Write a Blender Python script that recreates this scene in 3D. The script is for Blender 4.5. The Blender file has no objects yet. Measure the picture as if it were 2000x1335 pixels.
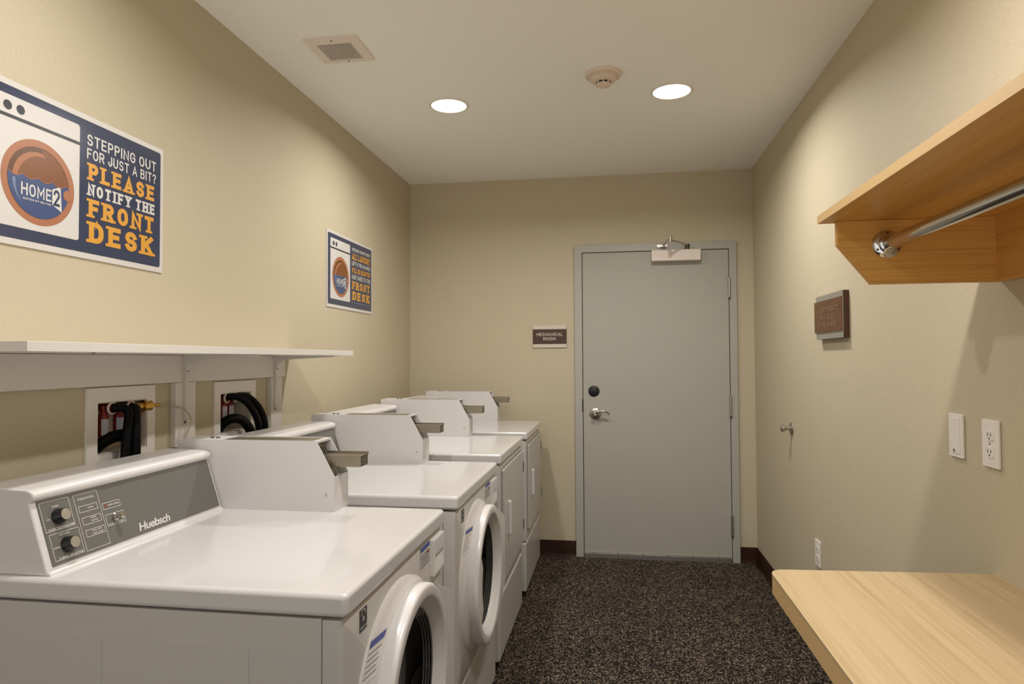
import bpy, bmesh, math, random
from mathutils import Vector, Matrix
random.seed(4)
PI = math.pi
scene = bpy.context.scene
C = scene.collection

# ------------------------------------------------------------------ camera
ROOM_W, ROOM_H, Y0 = 2.352, 2.5955, -5.7
cam_d = bpy.data.cameras.new('camera'); cam = bpy.data.objects.new('camera', cam_d); C.objects.link(cam)
scene.camera = cam
yaw, pitch, roll, FPX = .1539, .0266, -.0047, 1277.2
f = Vector((-math.sin(yaw)*math.cos(pitch), math.cos(yaw)*math.cos(pitch), math.sin(pitch)))
r = Vector((math.cos(yaw), math.sin(yaw), 0)); u = r.cross(f)
r2 = r*math.cos(roll)+u*math.sin(roll); u2 = -r*math.sin(roll)+u*math.cos(roll)
M = Matrix((r2, u2, -f)).transposed().to_4x4(); M.translation = Vector((1.434, -4.5018, 1.3379))
cam.matrix_world = M
cam_d.sensor_width = 36; cam_d.sensor_fit = 'HORIZONTAL'; cam_d.lens = 36*FPX/2000
cam_d.clip_start = .02; cam_d.clip_end = 60
# ------------------------------------------------------------------ world, exposure
w = bpy.data.worlds.new('world'); scene.world = w; w.use_nodes = True
bg = w.node_tree.nodes['Background']; bg.inputs[0].default_value = (1, .985, .955, 1); bg.inputs[1].default_value = 1.0
LAMP_LEFT, LAMP_RIGHT, SPREAD = 10.2, 13.8, 160
LAMP_COL = (1, .97, .92)
scene.view_settings.view_transform = 'Standard'; scene.view_settings.look = 'None'
scene.view_settings.gamma = 1; scene.view_settings.use_curve_mapping = False
scene.view_settings.exposure = 0.2
scene.cycles.max_bounces = 10; scene.cycles.diffuse_bounces = 8

# ------------------------------------------------------------------ materials
def srgb(h):
    h = h.lstrip('#'); v = [int(h[i:i+2], 16)/255 for i in (0, 2, 4)]
    return tuple(x/12.92 if x <= .04045 else ((x+.055)/1.055)**2.4 for x in v)+(1,)
MATS = {}
def mat(name, col, rough=.5, metal=0, spec=.5, coat=0, emit=None, estr=0):
    m = bpy.data.materials.new(name); m.use_nodes = True; b = m.node_tree.nodes['Principled BSDF']
    b.inputs['Base Color'].default_value = col if len(col) == 4 else (*col, 1)
    b.inputs['Roughness'].default_value = rough; b.inputs['Metallic'].default_value = metal
    b.inputs['Specular IOR Level'].default_value = spec; b.inputs['Coat Weight'].default_value = coat
    if emit: b.inputs['Emission Color'].default_value = (*emit, 1); b.inputs['Emission Strength'].default_value = estr
    MATS[name] = m; return m
def nodes(m): return m.node_tree.nodes, m.node_tree.links, m.node_tree.nodes['Principled BSDF']
def coords(m, scale):
    n, l, b = nodes(m); tc = n.new('ShaderNodeTexCoord'); mp = n.new('ShaderNodeMapping')
    mp.inputs['Scale'].default_value = scale; l.new(tc.outputs['Object'], mp.inputs[0]); return mp.outputs[0]
def noise(m, vec, scale, detail=4, rough=.55):
    n, l, b = nodes(m); t = n.new('ShaderNodeTexNoise'); t.inputs['Scale'].default_value = scale
    t.inputs['Detail'].default_value = detail; t.inputs['Roughness'].default_value = rough
    l.new(vec, t.inputs['Vector']); return t.outputs['Fac']
def ramp(m, fac, stops):
    n, l, b = nodes(m); t = n.new('ShaderNodeValToRGB'); e = t.color_ramp.elements
    while len(e) < len(stops): e.new(.5)
    for el, (p, c) in zip(e, stops): el.position = p; el.color = c
    l.new(fac, t.inputs[0]); return t.outputs[0]
def bump(m, fac, strength, dist=.001):
    n, l, b = nodes(m); t = n.new('ShaderNodeBump'); t.inputs['Strength'].default_value = strength
    t.inputs['Distance'].default_value = dist; l.new(fac, t.inputs['Height']); l.new(t.outputs[0], b.inputs['Normal'])
def tobase(m, c): n, l, b = nodes(m); l.new(c, b.inputs['Base Color'])

def wall_mat(name, sc):
    m = mat(name, (.5, .42, .28), .62, spec=.35)
    v = coords(m, sc); a = noise(m, v, 380, 3, .6)
    c = ramp(m, a, [(.3, (.485, .42, .30, 1)), (.7, (.575, .505, .37, 1))]); tobase(m, c); bump(m, a, .35, .0012); return m
wall_mat('wallpaper_x', (1, .42, 1)); wall_mat('wallpaper_y', (.42, 1, 1))
m = mat('ceiling_paint', (.90, .90, .87), .8, spec=.2); bump(m, noise(m, coords(m, (1, 1, 1)), 220, 2), .06)
m = mat('rubber_floor', (.02, .015, .012), .75, spec=.12)
v = coords(m, (1, 1, 1)); n, l, b = nodes(m)
vo = n.new('ShaderNodeTexVoronoi'); vo.inputs['Scale'].default_value = 210; l.new(v, vo.inputs['Vector'])
sp = n.new('ShaderNodeSeparateColor'); l.new(vo.outputs['Color'], sp.inputs[0]); n1 = sp.outputs[0]
c1 = ramp(m, n1, [(0, (.006, .0045, .004, 1)), (.60, (.008, .006, .005, 1)), (.62, (.050, .036, .027, 1)), (.80, (.075, .055, .041, 1)), (.82, (.17, .13, .098, 1)), (1, (.30, .24, .19, 1))])
big = noise(m, v, 3.0, 3); mx = n.new('ShaderNodeMix'); mx.data_type = 'RGBA'; mx.blend_type = 'MULTIPLY'; mx.inputs[0].default_value = .35
l.new(c1, mx.inputs[6]); l.new(ramp(m, big, [(.3, (.6, .6, .6, 1)), (.7, (1.25, 1.2, 1.15, 1))]), mx.inputs[7]); tobase(m, mx.outputs[2]); bump(m, n1, .12, .0006)
mat('cove_base', (.026, .0095, .004), .5, spec=.15)
m = mat('door_grey', (.40, .385, .335), .5, spec=.4); bump(m, noise(m, coords(m, (1, 1, 1)), 90, 2), .04)
mat('frame_grey', (.40, .39, .35), .42)
def wood(name, axis, dark, light):
    m = mat(name, light, .38, spec=.45)
    sc = [38, 38, 38]; sc[axis] = 1.1
    v = coords(m, tuple(sc)); a = noise(m, v, 1.0, 5, .68)
    v2 = coords(m, tuple(s*4 if i != axis else s*2 for i, s in enumerate(sc))); a2 = noise(m, v2, 1.0, 3, .6)
    n, l, b = nodes(m); ad = n.new('ShaderNodeMath'); ad.operation = 'MULTIPLY_ADD'; ad.inputs[1].default_value = .45
    l.new(a2, ad.inputs[0]); l.new(a, ad.inputs[2])
    tobase(m, ramp(m, ad.outputs[0], [(.50, dark), (.72, light), (.95, tuple(min(1, x*1.08) for x in light[:3])+(1,))])); return m
wood('maple_top', 1, (.43, .30, .15, 1), (.54, .40, .225, 1))
wood('maple_shelf', 1, (.52, .255, .045, 1), (.66, .35, .085, 1))
wood('maple_panel', 0, (.50, .245, .045, 1), (.65, .345, .085, 1))
mat('maple_edge', (.64, .43, .2), .4)
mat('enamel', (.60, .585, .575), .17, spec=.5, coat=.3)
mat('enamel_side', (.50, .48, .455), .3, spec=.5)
mat('plastic_white', (.66, .64, .625), .25, spec=.5)
mat('coin_steel_paint', (.62, .60, .59), .33, spec=.45)
mat('panel_grey', (.135, .128, .115), .32, spec=.4)
mat('panel_rim', (.09, .083, .07), .4)
mat('print_light', (.62, .6, .57), .5)
mat('print_dark', (.02, .02, .025), .5)
mat('print_blue', (.07, .09, .30), .5)
mat('print_red', (.30, .04, .03), .5)
mat('chrome', (.62, .6, .58), .09, metal=1)
mat('steel', (.50, .47, .42), .3, metal=1)
m = mat('brushed_steel', (.36, .32, .25), .34, metal=1)
mat('dark_metal', (.10, .085, .065), .35, metal=.8)
mat('aluminium', (.62, .6, .57), .33, metal=1)
mat('black', (.006, .006, .007), .35)
mat('black_rubber', (.003, .003, .0032), .5, spec=.12)
mat('door_glass', (.002, .002, .0025), .06, spec=.3)
mat('glass_ring', (.20, .19, .18), .12, metal=.55)
mat('shelf_white', (.72, .69, .64), .35)
mat('bracket_white', (.68, .65, .6), .35)
mat('outlet_white', (.8, .76, .71), .32)
mat('box_plastic', (.66, .61, .53), .4)
mat('poster_paper', (.63, .60, .57), .3, spec=.5)
mat('poster_blue', (.046, .055, .100), .16, spec=.6)
mat('poster_grey', (.045, .047, .055), .3)
mat('poster_salmon', (.38, .155, .078), .3)
mat('poster_brown', (.20, .072, .022), .28)
mat('poster_rust', (.115, .042, .016), .28)
mat('poster_water', (.055, .082, .19), .25)
mat('poster_navy', (.03, .042, .085), .25)
mat('poster_sky', (.17, .22, .36), .25)
mat('poster_white', (.63, .605, .58), .3)
mat('poster_orange', (.66, .32, .042), .35)
mat('sign_brown', (.060, .021, .009), .4)
mat('sign_copper', (.13, .055, .018), .36, metal=.15)
mat('sign_pale', (.62, .55, .45), .35)
mat('sign_silver', (.33, .31, .27), .38, metal=.3)
mat('sign_letter', (.62, .56, .50), .4)
mat('sign_letter_dim', (.26, .15, .085), .4)
mat('brass', (.62, .37, .08), .25, metal=1)
mat('copper', (.32, .085, .04), .3, metal=.8)
mat('red_plastic', (.22, .012, .010), .35)
mat('label_white', (.50, .50, .58), .5)
mat('vent_white', (.78, .70, .635), .5)
mat('detector', (.72, .60, .50), .4)
mat('vent_dark', (.05, .042, .036), .7)
m = mat('clear_tube', (.75, .72, .62), .12); m.node_tree.nodes['Principled BSDF'].inputs['Transmission Weight'].default_value = .75
mat('diffuser', (.9, .9, .88), .5, emit=(1, .97, .92), estr=3.0)

# ------------------------------------------------------------------ helpers
OFF = {}
def add_box(bm, a, b):
    x0, y0, z0 = a; x1, y1, z1 = b
    vs = [bm.verts.new(p) for p in ((x0, y0, z0), (x1, y0, z0), (x1, y1, z0), (x0, y1, z0), (x0, y0, z1), (x1, y0, z1), (x1, y1, z1), (x0, y1, z1))]
    for q in ((0, 3, 2, 1), (4, 5, 6, 7), (0, 1, 5, 4), (1, 2, 6, 5), (2, 3, 7, 6), (3, 0, 4, 7)): bm.faces.new([vs[i] for i in q])
def box(a, b): bm = bmesh.new(); add_box(bm, a, b); return bm
def boxes(*l):
    bm = bmesh.new()
    for a, b in l: add_box(bm, a, b)
    return bm
def put(axis, h, p, q):
    return (h, p, q) if axis == 0 else ((p, h, q) if axis == 1 else (p, q, h))
def add_prism(bm, pts, axis, lo, hi):
    A = [bm.verts.new(put(axis, lo, *p)) for p in pts]; B = [bm.verts.new(put(axis, hi, *p)) for p in pts]
    bm.faces.new(A); bm.faces.new(B[::-1]); k = len(pts)
    for i in range(k): bm.faces.new((A[i], B[i], B[(i+1) % k], A[(i+1) % k]))
def prism(pts, axis, lo, hi): bm = bmesh.new(); add_prism(bm, pts, axis, lo, hi); return bm
def add_lathe(bm, prof, axis, cen, n=48):
    # prof: (radius, height along axis in world); open profile, radius 0 ends closed
    rings = []
    for rr, h in prof:
        if rr < 1e-6:
            p = [cen[0], cen[1], cen[2]]; p[axis] = h; rings.append([bm.verts.new(p)])
        else:
            ring = []
            for i in range(n):
                a = 2*PI*i/n; o = [i for i in range(3) if i != axis]; p = list(cen); p[axis] = h
                p[o[0]] += rr*math.cos(a); p[o[1]] += rr*math.sin(a); ring.append(bm.verts.new(p))
            rings.append(ring)
    for A, B in zip(rings, rings[1:]):
        for i in range(n):
            j = (i+1) % n
            if len(A) == 1 and len(B) == 1: continue
            if len(A) == 1: bm.faces.new((A[0], B[i], B[j]))
            elif len(B) == 1: bm.faces.new((A[i], B[0], A[j]))
            else: bm.faces.new((A[i], B[i], B[j], A[j]))
def lathe(prof, axis, cen, n=48): bm = bmesh.new(); add_lathe(bm, prof, axis, cen, n); return bm
def smooth_path(pts, k=6):
    P = [Vector(p) for p in pts]; out = []
    for i in range(len(P)-1):
        p0 = P[i-1] if i else P[0]*2-P[1]; p1, p2 = P[i], P[i+1]; p3 = P[i+2] if i+2 < len(P) else P[-1]*2-P[-2]
        for s in range(k):
            t = s/k; out.append(.5*((2*p1)+(p2-p0)*t+(2*p0-5*p1+4*p2-p3)*t*t+(3*p1-p0-3*p2+p3)*t**3))
    out.append(P[-1]); return out
def add_tube(bm, pts, rad, n=12, caps=True):
    P = [Vector(p) for p in pts]; rings = []; ref = None
    for i, p in enumerate(P):
        t = (P[min(i+1, len(P)-1)]-P[max(i-1, 0)]).normalized()
        if ref is None: ref = t.orthogonal().normalized()
        ref = (ref-t*ref.dot(t)).normalized(); b_ = t.cross(ref); rr = rad[i] if isinstance(rad, (list, tuple)) else rad
        rings.append([bm.verts.new(p+ref*rr*math.cos(2*PI*k/n)+b_*rr*math.sin(2*PI*k/n)) for k in range(n)])
    for A, B in zip(rings, rings[1:]):
        for k in range(n): bm.faces.new((A[k], A[(k+1) % n], B[(k+1) % n], B[k]))
    if caps: bm.faces.new(rings[0][::-1]); bm.faces.new(rings[-1])
def tube(pts, rad, n=12): bm = bmesh.new(); add_tube(bm, pts, rad, n); return bm
def obj(name, bm, material, parent=None, bevel=0, seg=2, smooth=True, ang=38, nrm=True, loc=None, bevel_sel=None):
    if nrm: bmesh.ops.recalc_face_normals(bm, faces=bm.faces[:])
    if bevel:
        es = [e for e in bm.edges if len(e.link_faces) == 2 and e.calc_face_angle(0) > .5 and (bevel_sel is None or bevel_sel(e))]
        bmesh.ops.bevel(bm, geom=es, offset=bevel, segments=seg, affect='EDGES', profile=.5, clamp_overlap=True)
    o_ = Vector((0, 0, 0))
    if parent is not None: o_ = OFF[parent.name]
    elif loc is not None: o_ = Vector(loc)
    if o_.length: bmesh.ops.translate(bm, verts=bm.verts[:], vec=-o_)
    me = bpy.data.meshes.new(name); bm.to_mesh(me); bm.free()
    me.materials.append(MATS[material])
    if smooth:
        me.shade_smooth(); me.set_sharp_from_angle(angle=math.radians(ang))
    o = bpy.data.objects.new(name, me); C.objects.link(o)
    if bevel: wn = o.modifiers.new('weighted_normal', 'WEIGHTED_NORMAL'); wn.keep_sharp = True; wn.weight = 100
    if parent is not None: o.parent = parent
    else: o.location = o_
    OFF[o.name] = o_; return o
def tag(o, label, cat, group=None):
    o['label'] = label; o['category'] = cat
    if group: o['group'] = group
    return o
def thing(name, loc, label, cat, group=None):
    o = bpy.data.objects.new(name, None); o.empty_display_size = .05; C.objects.link(o); o.location = loc; OFF[o.name] = Vector(loc)
    return tag(o, label, cat, group)
def struct(name, bm, material, label=None, **k):
    o = obj(name, bm, material, **k); o['kind'] = 'structure'
    if label: o['label'] = label
    return o
def copy_tree(o, parent=None):
    c = o.copy(); C.objects.link(c); c.parent = parent; OFF[c.name] = OFF[o.name]
    for ch in list(o.children): copy_tree(ch, c)
    return c

# ------------------------------------------------------------------ flat printing: a stroke alphabet
def arc(cx, cy, rx, ry, a0, a1, k=9): return [(cx+rx*math.cos(math.radians(a0+(a1-a0)*i/k)), cy+ry*math.sin(math.radians(a0+(a1-a0)*i/k))) for i in range(k+1)]
def oval(): return arc(.5, .62, .5, .38, 0, 180, 8)+arc(.5, .38, .5, .38, 180, 360, 8)+[(1, .62)]
GL = {
 'A': (1.0, [[(0, 0), (.5, 1), (1, 0)], [(.2, .3), (.8, .3)]]),
 'B': (.9, [[(0, 0), (0, 1)], [(0, 1), (.55, 1)]+arc(.6, .77, .32, .23, 90, -90, 6)+[(0, .54)], [(0, .54), (.6, .54)]+arc(.62, .27, .38, .27, 90, -90, 6)+[(0, 0)]]),
 'C': (.9, [arc(.5, .64, .5, .36, 25, 180, 8)+arc(.5, .36, .5, .36, 180, 335, 8)]),
 'D': (.95, [[(0, 0), (0, 1)], [(0, 1), (.45, 1)]+arc(.45, .6, .55, .4, 90, 0, 6)+arc(.45, .4, .55, .4, 0, -90, 6)+[(0, 0)]]),
 'E': (.82, [[(0, 0), (0, 1)], [(0, 1), (1, 1)], [(0, .52), (.82, .52)], [(0, 0), (1, 0)]]),
 'F': (.8, [[(0, 0), (0, 1)], [(0, 1), (1, 1)], [(0, .5), (.8, .5)]]),
 'G': (.95, [arc(.5, .64, .5, .36, 25, 180, 8)+arc(.5, .36, .5, .36, 180, 360, 8)+[(1, .48), (.55, .48)]]),
 'H': (.95, [[(0, 0), (0, 1)], [(1, 0), (1, 1)], [(0, .52), (1, .52)]]),
 'I': (.0, [[(.5, 0), (.5, 1)]]),
 'J': (.7, [[(1, 1), (1, .36)]+arc(.5, .36, .5, .36, 0, -180, 8)]),
 'K': (.95, [[(0, 0), (0, 1)], [(1, 1), (.08, .42)], [(.35, .6), (1, 0)]]),
 'L': (.75, [[(0, 1), (0, 0)], [(0, 0), (1, 0)]]),
 'M': (1.15, [[(0, 0), (0, 1), (.5, .3), (1, 1), (1, 0)]]),
 'N': (.95, [[(0, 0), (0, 1), (1, 0), (1, 1)]]),
 'O': (.95, [oval()]),
 'P': (.85, [[(0, 0), (0, 1)], [(0, 1), (.6, 1)]+arc(.62, .73, .38, .27, 90, -90, 7)+[(0, .46)]]),
 'R': (.92, [[(0, 0), (0, 1)], [(0, 1), (.6, 1)]+arc(.62, .74, .38, .26, 90, -90, 7)+[(0, .48)], [(.5, .48), (1, 0)]]),
 'S': (.85, [arc(.5, .74, .48, .26, 20, 180, 8)+arc(.5, .74, .48, .24, 180, 270, 4)[1:]+arc(.5, .26, .5, .24, 90, 0, 4)[1:]+arc(.5, .26, .5, .26, 0, -160, 8)[1:]]),
 'T': (.9, [[(.5, 0), (.5, 1)], [(0, 1), (1, 1)]]),
 'U': (.95, [[(0, 1), (0, .36)]+arc(.5, .36, .5, .36, 180, 360, 8)+[(1, 1)]]),
 'V': (1.0, [[(0, 1), (.5, 0), (1, 1)]]),
 'W': (1.4, [[(0, 1), (.25, 0), (.5, .85), (.75, 0), (1, 1)]]),
 'Y': (1.0, [[(0, 1), (.5, .48), (1, 1)], [(.5, .48), (.5, 0)]]),
 '?': (.75, [arc(.5, .76, .48, .24, 170, -60, 9)+[(.5, .42), (.5, .3)], [(.5, .04), (.5, -.02)]]),
 '2': (.8, [arc(.5, .72, .48, .28, 165, -30, 9)+[(.02, 0), (1, 0)]]),
}
LIFT = [0, Vector((0, 0, 1))]
def ribbon(bm, pts, t, T):
    k = len(pts); L, R = [], []
    for i in range(k):
        p = Vector(pts[i]); d0 = (p-Vector(pts[i-1])).normalized() if i else None; d1 = (Vector(pts[i+1])-p).normalized() if i < k-1 else None
        if d0 is None: d0 = d1
        if d1 is None: d1 = d0
        m_ = d0+d1
        if m_.length < .2: m_ = d0
        m_.normalize(); nn = Vector((-m_.y, m_.x)); s = min(1/max(.35, nn.dot(Vector((-d0.y, d0.x)))), 2.2)*t/2
        q = p.copy()
        L.append(T(q+nn*s)); R.append(T(q-nn*s))
    for i in range(k-1):       # every piece sits a hair above the last, so overlapping strokes never share a plane
        LIFT[0] += 1.2e-5; e = LIFT[1]*LIFT[0]
        bm.faces.new([bm.verts.new(Vector(x)+e) for x in (R[i], R[i+1], L[i+1], L[i])])
def text_into(bm, s, x0, x1, y0, y1, T, t=.15, slab=False, gap=.16, base_w=.56, shear=0):
    # lays the string into the box x0..x1, y0..y1; t = stroke weight over letter height
    h = y1-y0; cur = 0; L = []
    for ch in s:
        if ch == ' ': cur += .34; continue
        wd, st = GL[ch]; ww = wd*base_w
        if slab and ch == 'I': ww = .1
        pad = t*.55 if slab else 0
        L.append((cur+pad, ww, ch)); cur += ww+t+gap+2*pad
    tot = cur-gap; sx = (x1-x0)/tot
    for cx, ww, ch in L:
        for st in GL[ch][1]:
            P = [(cx+t/2+px*ww, t/2+py*(1-t)) for px, py in st]
            ends = []
            if len(P) > 1:
                def ext(a, b_):
                    d = (Vector(a)-Vector(b_)).normalized(); return tuple(Vector(a)+d*t/2)
                closed = (Vector(P[0])-Vector(P[-1])).length < .02
                if not closed:
                    if slab:
                        for a, b_ in ((P[0], P[1]), (P[-1], P[-2])):
                            if abs(a[1]-b_[1]) > 1.2*abs(a[0]-b_[0]) and (a[1] < t or a[1] > 1-t): ends.append(a)
                    P = [ext(P[0], P[1])]+P[1:-1]+[ext(P[-1], P[-2])]
            def TT(q): return T(x0+(q.x+shear*q.y)*sx, y0+q.y*h)
            # ribbon in letter space, thickness corrected for the horizontal scale
            ribbon(bm, P, t, TT)
            for ex_, ey_ in ends:
                yy = t*.3 if ey_ < .5 else 1-t*.3
                ribbon(bm, [(ex_-t*1.02, yy), (ex_+t*1.02, yy)], t*.6, TT)
class Frame:
    def __init__(s, O, ex, ey): s.O, s.ex, s.ey = Vector(O), Vector(ex), Vector(ey); s.n = s.ex.cross(s.ey)
    def T(s, off): return lambda x, y: s.O+s.ex*x+s.ey*y+s.n*off
    def poly(s, name, pts, off, m, parent):
        bm = bmesh.new(); T = s.T(off); bm.faces.new([bm.verts.new(T(*p)) for p in pts]); return obj(name, bm, m, parent, smooth=False, nrm=False)
    def ring(s, bm, c, r0, r1, off, n=56, a0=0, a1=360):
        T = s.T(off); full = abs(a1-a0) >= 360
        A = [bm.verts.new(T(c[0]+r0*math.cos(math.radians(a0+(a1-a0)*i/n)), c[1]+r0*math.sin(math.radians(a0+(a1-a0)*i/n)))) for i in range(n if full else n+1)]
        B = [bm.verts.new(T(c[0]+r1*math.cos(math.radians(a0+(a1-a0)*i/n)), c[1]+r1*math.sin(math.radians(a0+(a1-a0)*i/n)))) for i in range(n if full else n+1)]
        for i in range(n):
            j = (i+1) % n if full else i+1; bm.faces.new((A[i], B[i], B[j], A[j]))
    def outline(s, bm, x0, y0, x1, y1, t, off):
        T = s.T(off)
        for a, b_, c_, d_ in ((x0, y0, x1, y0+t), (x0, y1-t, x1, y1), (x0, y0+t, x0+t, y1-t), (x1-t, y0+t, x1, y1-t)):
            bm.faces.new([bm.verts.new(T(*p)) for p in ((a, b_), (c_, b_), (c_, d_), (a, d_))])
    def text(s, bm, st, x0, x1, y0, y1, off, **k):
        LIFT[0] = 0; LIFT[1] = s.n; text_into(bm, st, x0, x1, y0, y1, s.T(off), **k)
def rrect(x0, y0, x1, y1, rr, k=5):
    out = []
    for cx, cy, a in ((x1-rr, y1-rr, 0), (x0+rr, y1-rr, 90), (x0+rr, y0+rr, 180), (x1-rr, y0+rr, 270)):
        out += [(cx+rr*math.cos(math.radians(a+90*i/k)), cy+rr*math.sin(math.radians(a+90*i/k))) for i in range(k+1)]
    return out

# ------------------------------------------------------------------ room shell
W, H = ROOM_W, ROOM_H
struct('floor', box((-.1, Y0, -.06), (W+.1, .1, 0)), 'rubber_floor', 'dark brown rubber flooring with tan flecks', smooth=False)
struct('ceiling', box((-.1, Y0, H), (W+.1, .1, H+.06)), 'ceiling_paint', 'off-white painted ceiling', smooth=False)
BOXES = [(-2.867, -2.67, 1.074, 1.222), (-2.288, -2.085, 1.068, 1.217)]
bm = bmesh.new()
ys = [Y0, BOXES[0][0], BOXES[0][1], BOXES[1][0], BOXES[1][1], .1]
for i in range(5):
    hole = BOXES[0] if i == 1 else BOXES[1] if i == 3 else None
    if hole: add_box(bm, (-.1, ys[i], -.06), (0, ys[i+1], hole[2])); add_box(bm, (-.1, ys[i], hole[3]), (0, ys[i+1], H+.06))
    else: add_box(bm, (-.1, ys[i], -.06), (0, ys[i+1], H+.06))
struct('wall_left', bm, 'wallpaper_x', 'beige woven-look wallpaper wall behind the machines', smooth=False)
struct('wall_right', box((W, Y0, -.06), (W+.1, .1, H+.06)), 'wallpaper_x', 'beige woven-look wallpaper wall with shelf and outlets', smooth=False)
DX0, DX1, DZ = 1.2285, 2.1905, 2.061
bm = boxes(((-.1, 0, -.06), (1.20, .1, H+.06)), ((2.215, 0, -.06), (W+.1, .1, H+.06)), ((1.20, 0, 2.09), (2.215, .1, H+.06)), ((1.20, .09, -.06), (2.215, .1, 2.09)))
struct('wall_back', bm, 'wallpaper_y', 'beige woven-look wallpaper wall around the grey door', smooth=False)
cove = [(0, 0), (.018, 0), (.012, .006), (.006, .022), (.005, .1), (.004, .102), (0, .102)]
struct('baseboard_back_west', prism([(-p, q) for p, q in cove], 0, .0, 1.172), 'cove_base', 'dark brown cove base left of the door')
struct('baseboard_back_east', prism([(-p, q) for p, q in cove], 0, 2.244, W), 'cove_base', 'dark brown cove base right of the door')
bm = bmesh.new(); add_prism(bm, [(W-p, q) for p, q in cove], 1, Y0, -.004)
struct('baseboard_right', bm, 'cove_base', 'dark brown cove base along the right wall')
bm = bmesh.new(); add_prism(bm, [(p, q) for p, q in cove], 1, Y0, -.004)
struct('baseboard_left', bm, 'cove_base', 'dark brown cove base behind the machines')

# ---- door
fx0, fx1, fz = 1.173, 2.2425, 2.117
bm = bmesh.new(); yo, yi = -.022, .07
add_prism(bm, [(fx0, 0), (DX0-.004, 0), (DX0-.004, DZ+.004), (DX1+.004, DZ+.004), (DX1+.004, 0), (fx1, 0), (fx1, fz), (fx0, fz)], 1, yo, yi)
trim = struct('trim_1', bm, 'frame_grey', 'pale grey steel door frame', bevel=.003)
obj('strike_plate', box((1.2195, yo-.0012, .978), (1.2247, yo+.03, 1.068)), 'dark_metal', trim)
door = struct('door_1', box((DX0, -.0165, .012), (DX1, .028, DZ)), 'door_grey', 'grey painted flush steel door', bevel=.0015)
bm = boxes(((DX0, -.0245, .0), (DX1, -.0155, .0305)), ((DX0, -.0225, .0305), (DX1, -.0155, .038)))
sweep = obj('door_sweep', bm, 'aluminium', door, bevel=.001)
for i in range(6):
    x = DX0+.062+i*.163; obj('sweep_screw', lathe([(.004, -.0215), (.004, -.0245), (0, -.0252)], 1, (x, 0, .034), 10), 'dark_metal', sweep)
obj('deadbolt_cover', lathe([(.0375, -.016), (.0375, -.0215), (.034, -.0235), (0, -.024)], 1, (1.3, 0, 1.121), 32), 'black', door)
lv = obj('lever_rosette', lathe([(.0385, -.016), (.0385, -.022), (.034, -.026), (.022, -.028), (.018, -.036), (.0145, -.062), (.0145, -.068), (.009, -.07), (.008, -.067), (0, -.067)], 1, (1.309, 0, .968), 36), 'steel', door)
pts = smooth_path([(1.309, -.06, .971), (1.325, -.066, .983), (1.355, -.067, .988), (1.385, -.064, .982), (1.404, -.06, .969)], 6)
obj('lever_handle', tube(pts, [.0085]*8+[.0075]*9+[.006]*8, 12), 'steel', lv)
for z in (1.74, .958, .178):
    hg = obj('hinge', lathe([(0, z), (.0085, z), (.0085, z+.132), (0, z+.132)], 2, (2.193, -.026, 0), 14), 'steel', door)
    obj('hinge_leaf', box((2.1855, -.0235, z), (2.2005, -.0215, z+.132)), 'steel', hg)
    obj('hinge_tip', lathe([(.004, z-.012), (.007, z-.006), (.007, z)], 2, (2.193, -.026, 0), 12), 'dark_metal', hg)
t = thing('door_closer', (1.85, -.02, 1.99), 'beige hydraulic door closer with folding steel arm above the grey door', 'door closer')
obj('closer_body', box((1.69, -.072, 1.988), (2.008, -.0168, 2.061)), 'vent_white', t, bevel=.004)
obj('pivot_post', lathe([(.012, 2.06), (.012, 2.082), (.016, 2.083), (.016, 2.097), (0, 2.097)], 2, (1.925, -.045, 0), 16), 'dark_metal', t)
obj('main_arm', tube([(1.925, -.045, 2.091), (1.905, -.085, 2.091), (1.807, -.222, 2.093)], [.009, .009, .0075], 8), 'aluminium', t)
obj('elbow_joint', lathe([(0, 2.082), (.0105, 2.082), (.0105, 2.118), (.006, 2.122), (0, 2.122)], 2, (1.80, -.23, 0), 14), 'steel', t)
obj('link_arm', tube([(1.80, -.228, 2.106), (1.778, -.10, 2.10), (1.768, -.045, 2.094)], [.0075, .0075, .0075], 8), 'aluminium', t)
obj('frame_shoe', boxes(((1.728, -.03, 2.083), (1.80, -.0225, 2.103)), ((1.752, -.056, 2.082), (1.784, -.03, 2.09))), 'steel', t, bevel=.002)

# ---- ceiling fittings
def downlight(x, y, label):
    t = thing('recessed_light', (x, y, H), label, 'ceiling light', 'recessed ceiling lights')
    obj('trim_ring', lathe([(.098, H), (.0985, H-.003), (.093, H-.007), (.087, H-.007), (.085, H-.003)], 2, (x, y, 0), 48), 'outlet_white', t)
    obj('diffuser', lathe([(.0855, H-.0035), (.06, H-.0045), (0, H-.005)], 2, (x, y, 0), 48), 'diffuser', t)
    ld = bpy.data.lights.new('lamp', 'AREA'); ld.shape = 'DISK'; ld.size = .10; ld.energy = LAMP_LEFT if x < 1 else LAMP_RIGHT; ld.color = LAMP_COL; ld.spread = math.radians(SPREAD)
    lo = bpy.data.objects.new('lamp', ld); C.objects.link(lo); lo.parent = t; lo.location = (0, 0, -.0085)
downlight(.641, -1.386, 'round recessed ceiling light on the machine side of the ceiling')
downlight(1.715, -1.382, 'round recessed ceiling light on the door side, beside the smoke detector')
downlight(.641, -3.23, 'round recessed ceiling light above the near washing machine')
downlight(1.715, -3.23, 'round recessed ceiling light above the wooden shelf')
t = thing('ceiling_vent', (.352, -2.028, H), 'small square exhaust grille with thin slats in the ceiling', 'vent')
vx0, vx1, vy0, vy1 = .243, .461, -2.133, -1.925; ix0, ix1, iy0, iy1 = .28, .422, -2.086, -1.95
obj('vent_backing', box((ix0, iy0, H-.003), (ix1, iy1, H-.0005)), 'vent_dark', t)
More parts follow.
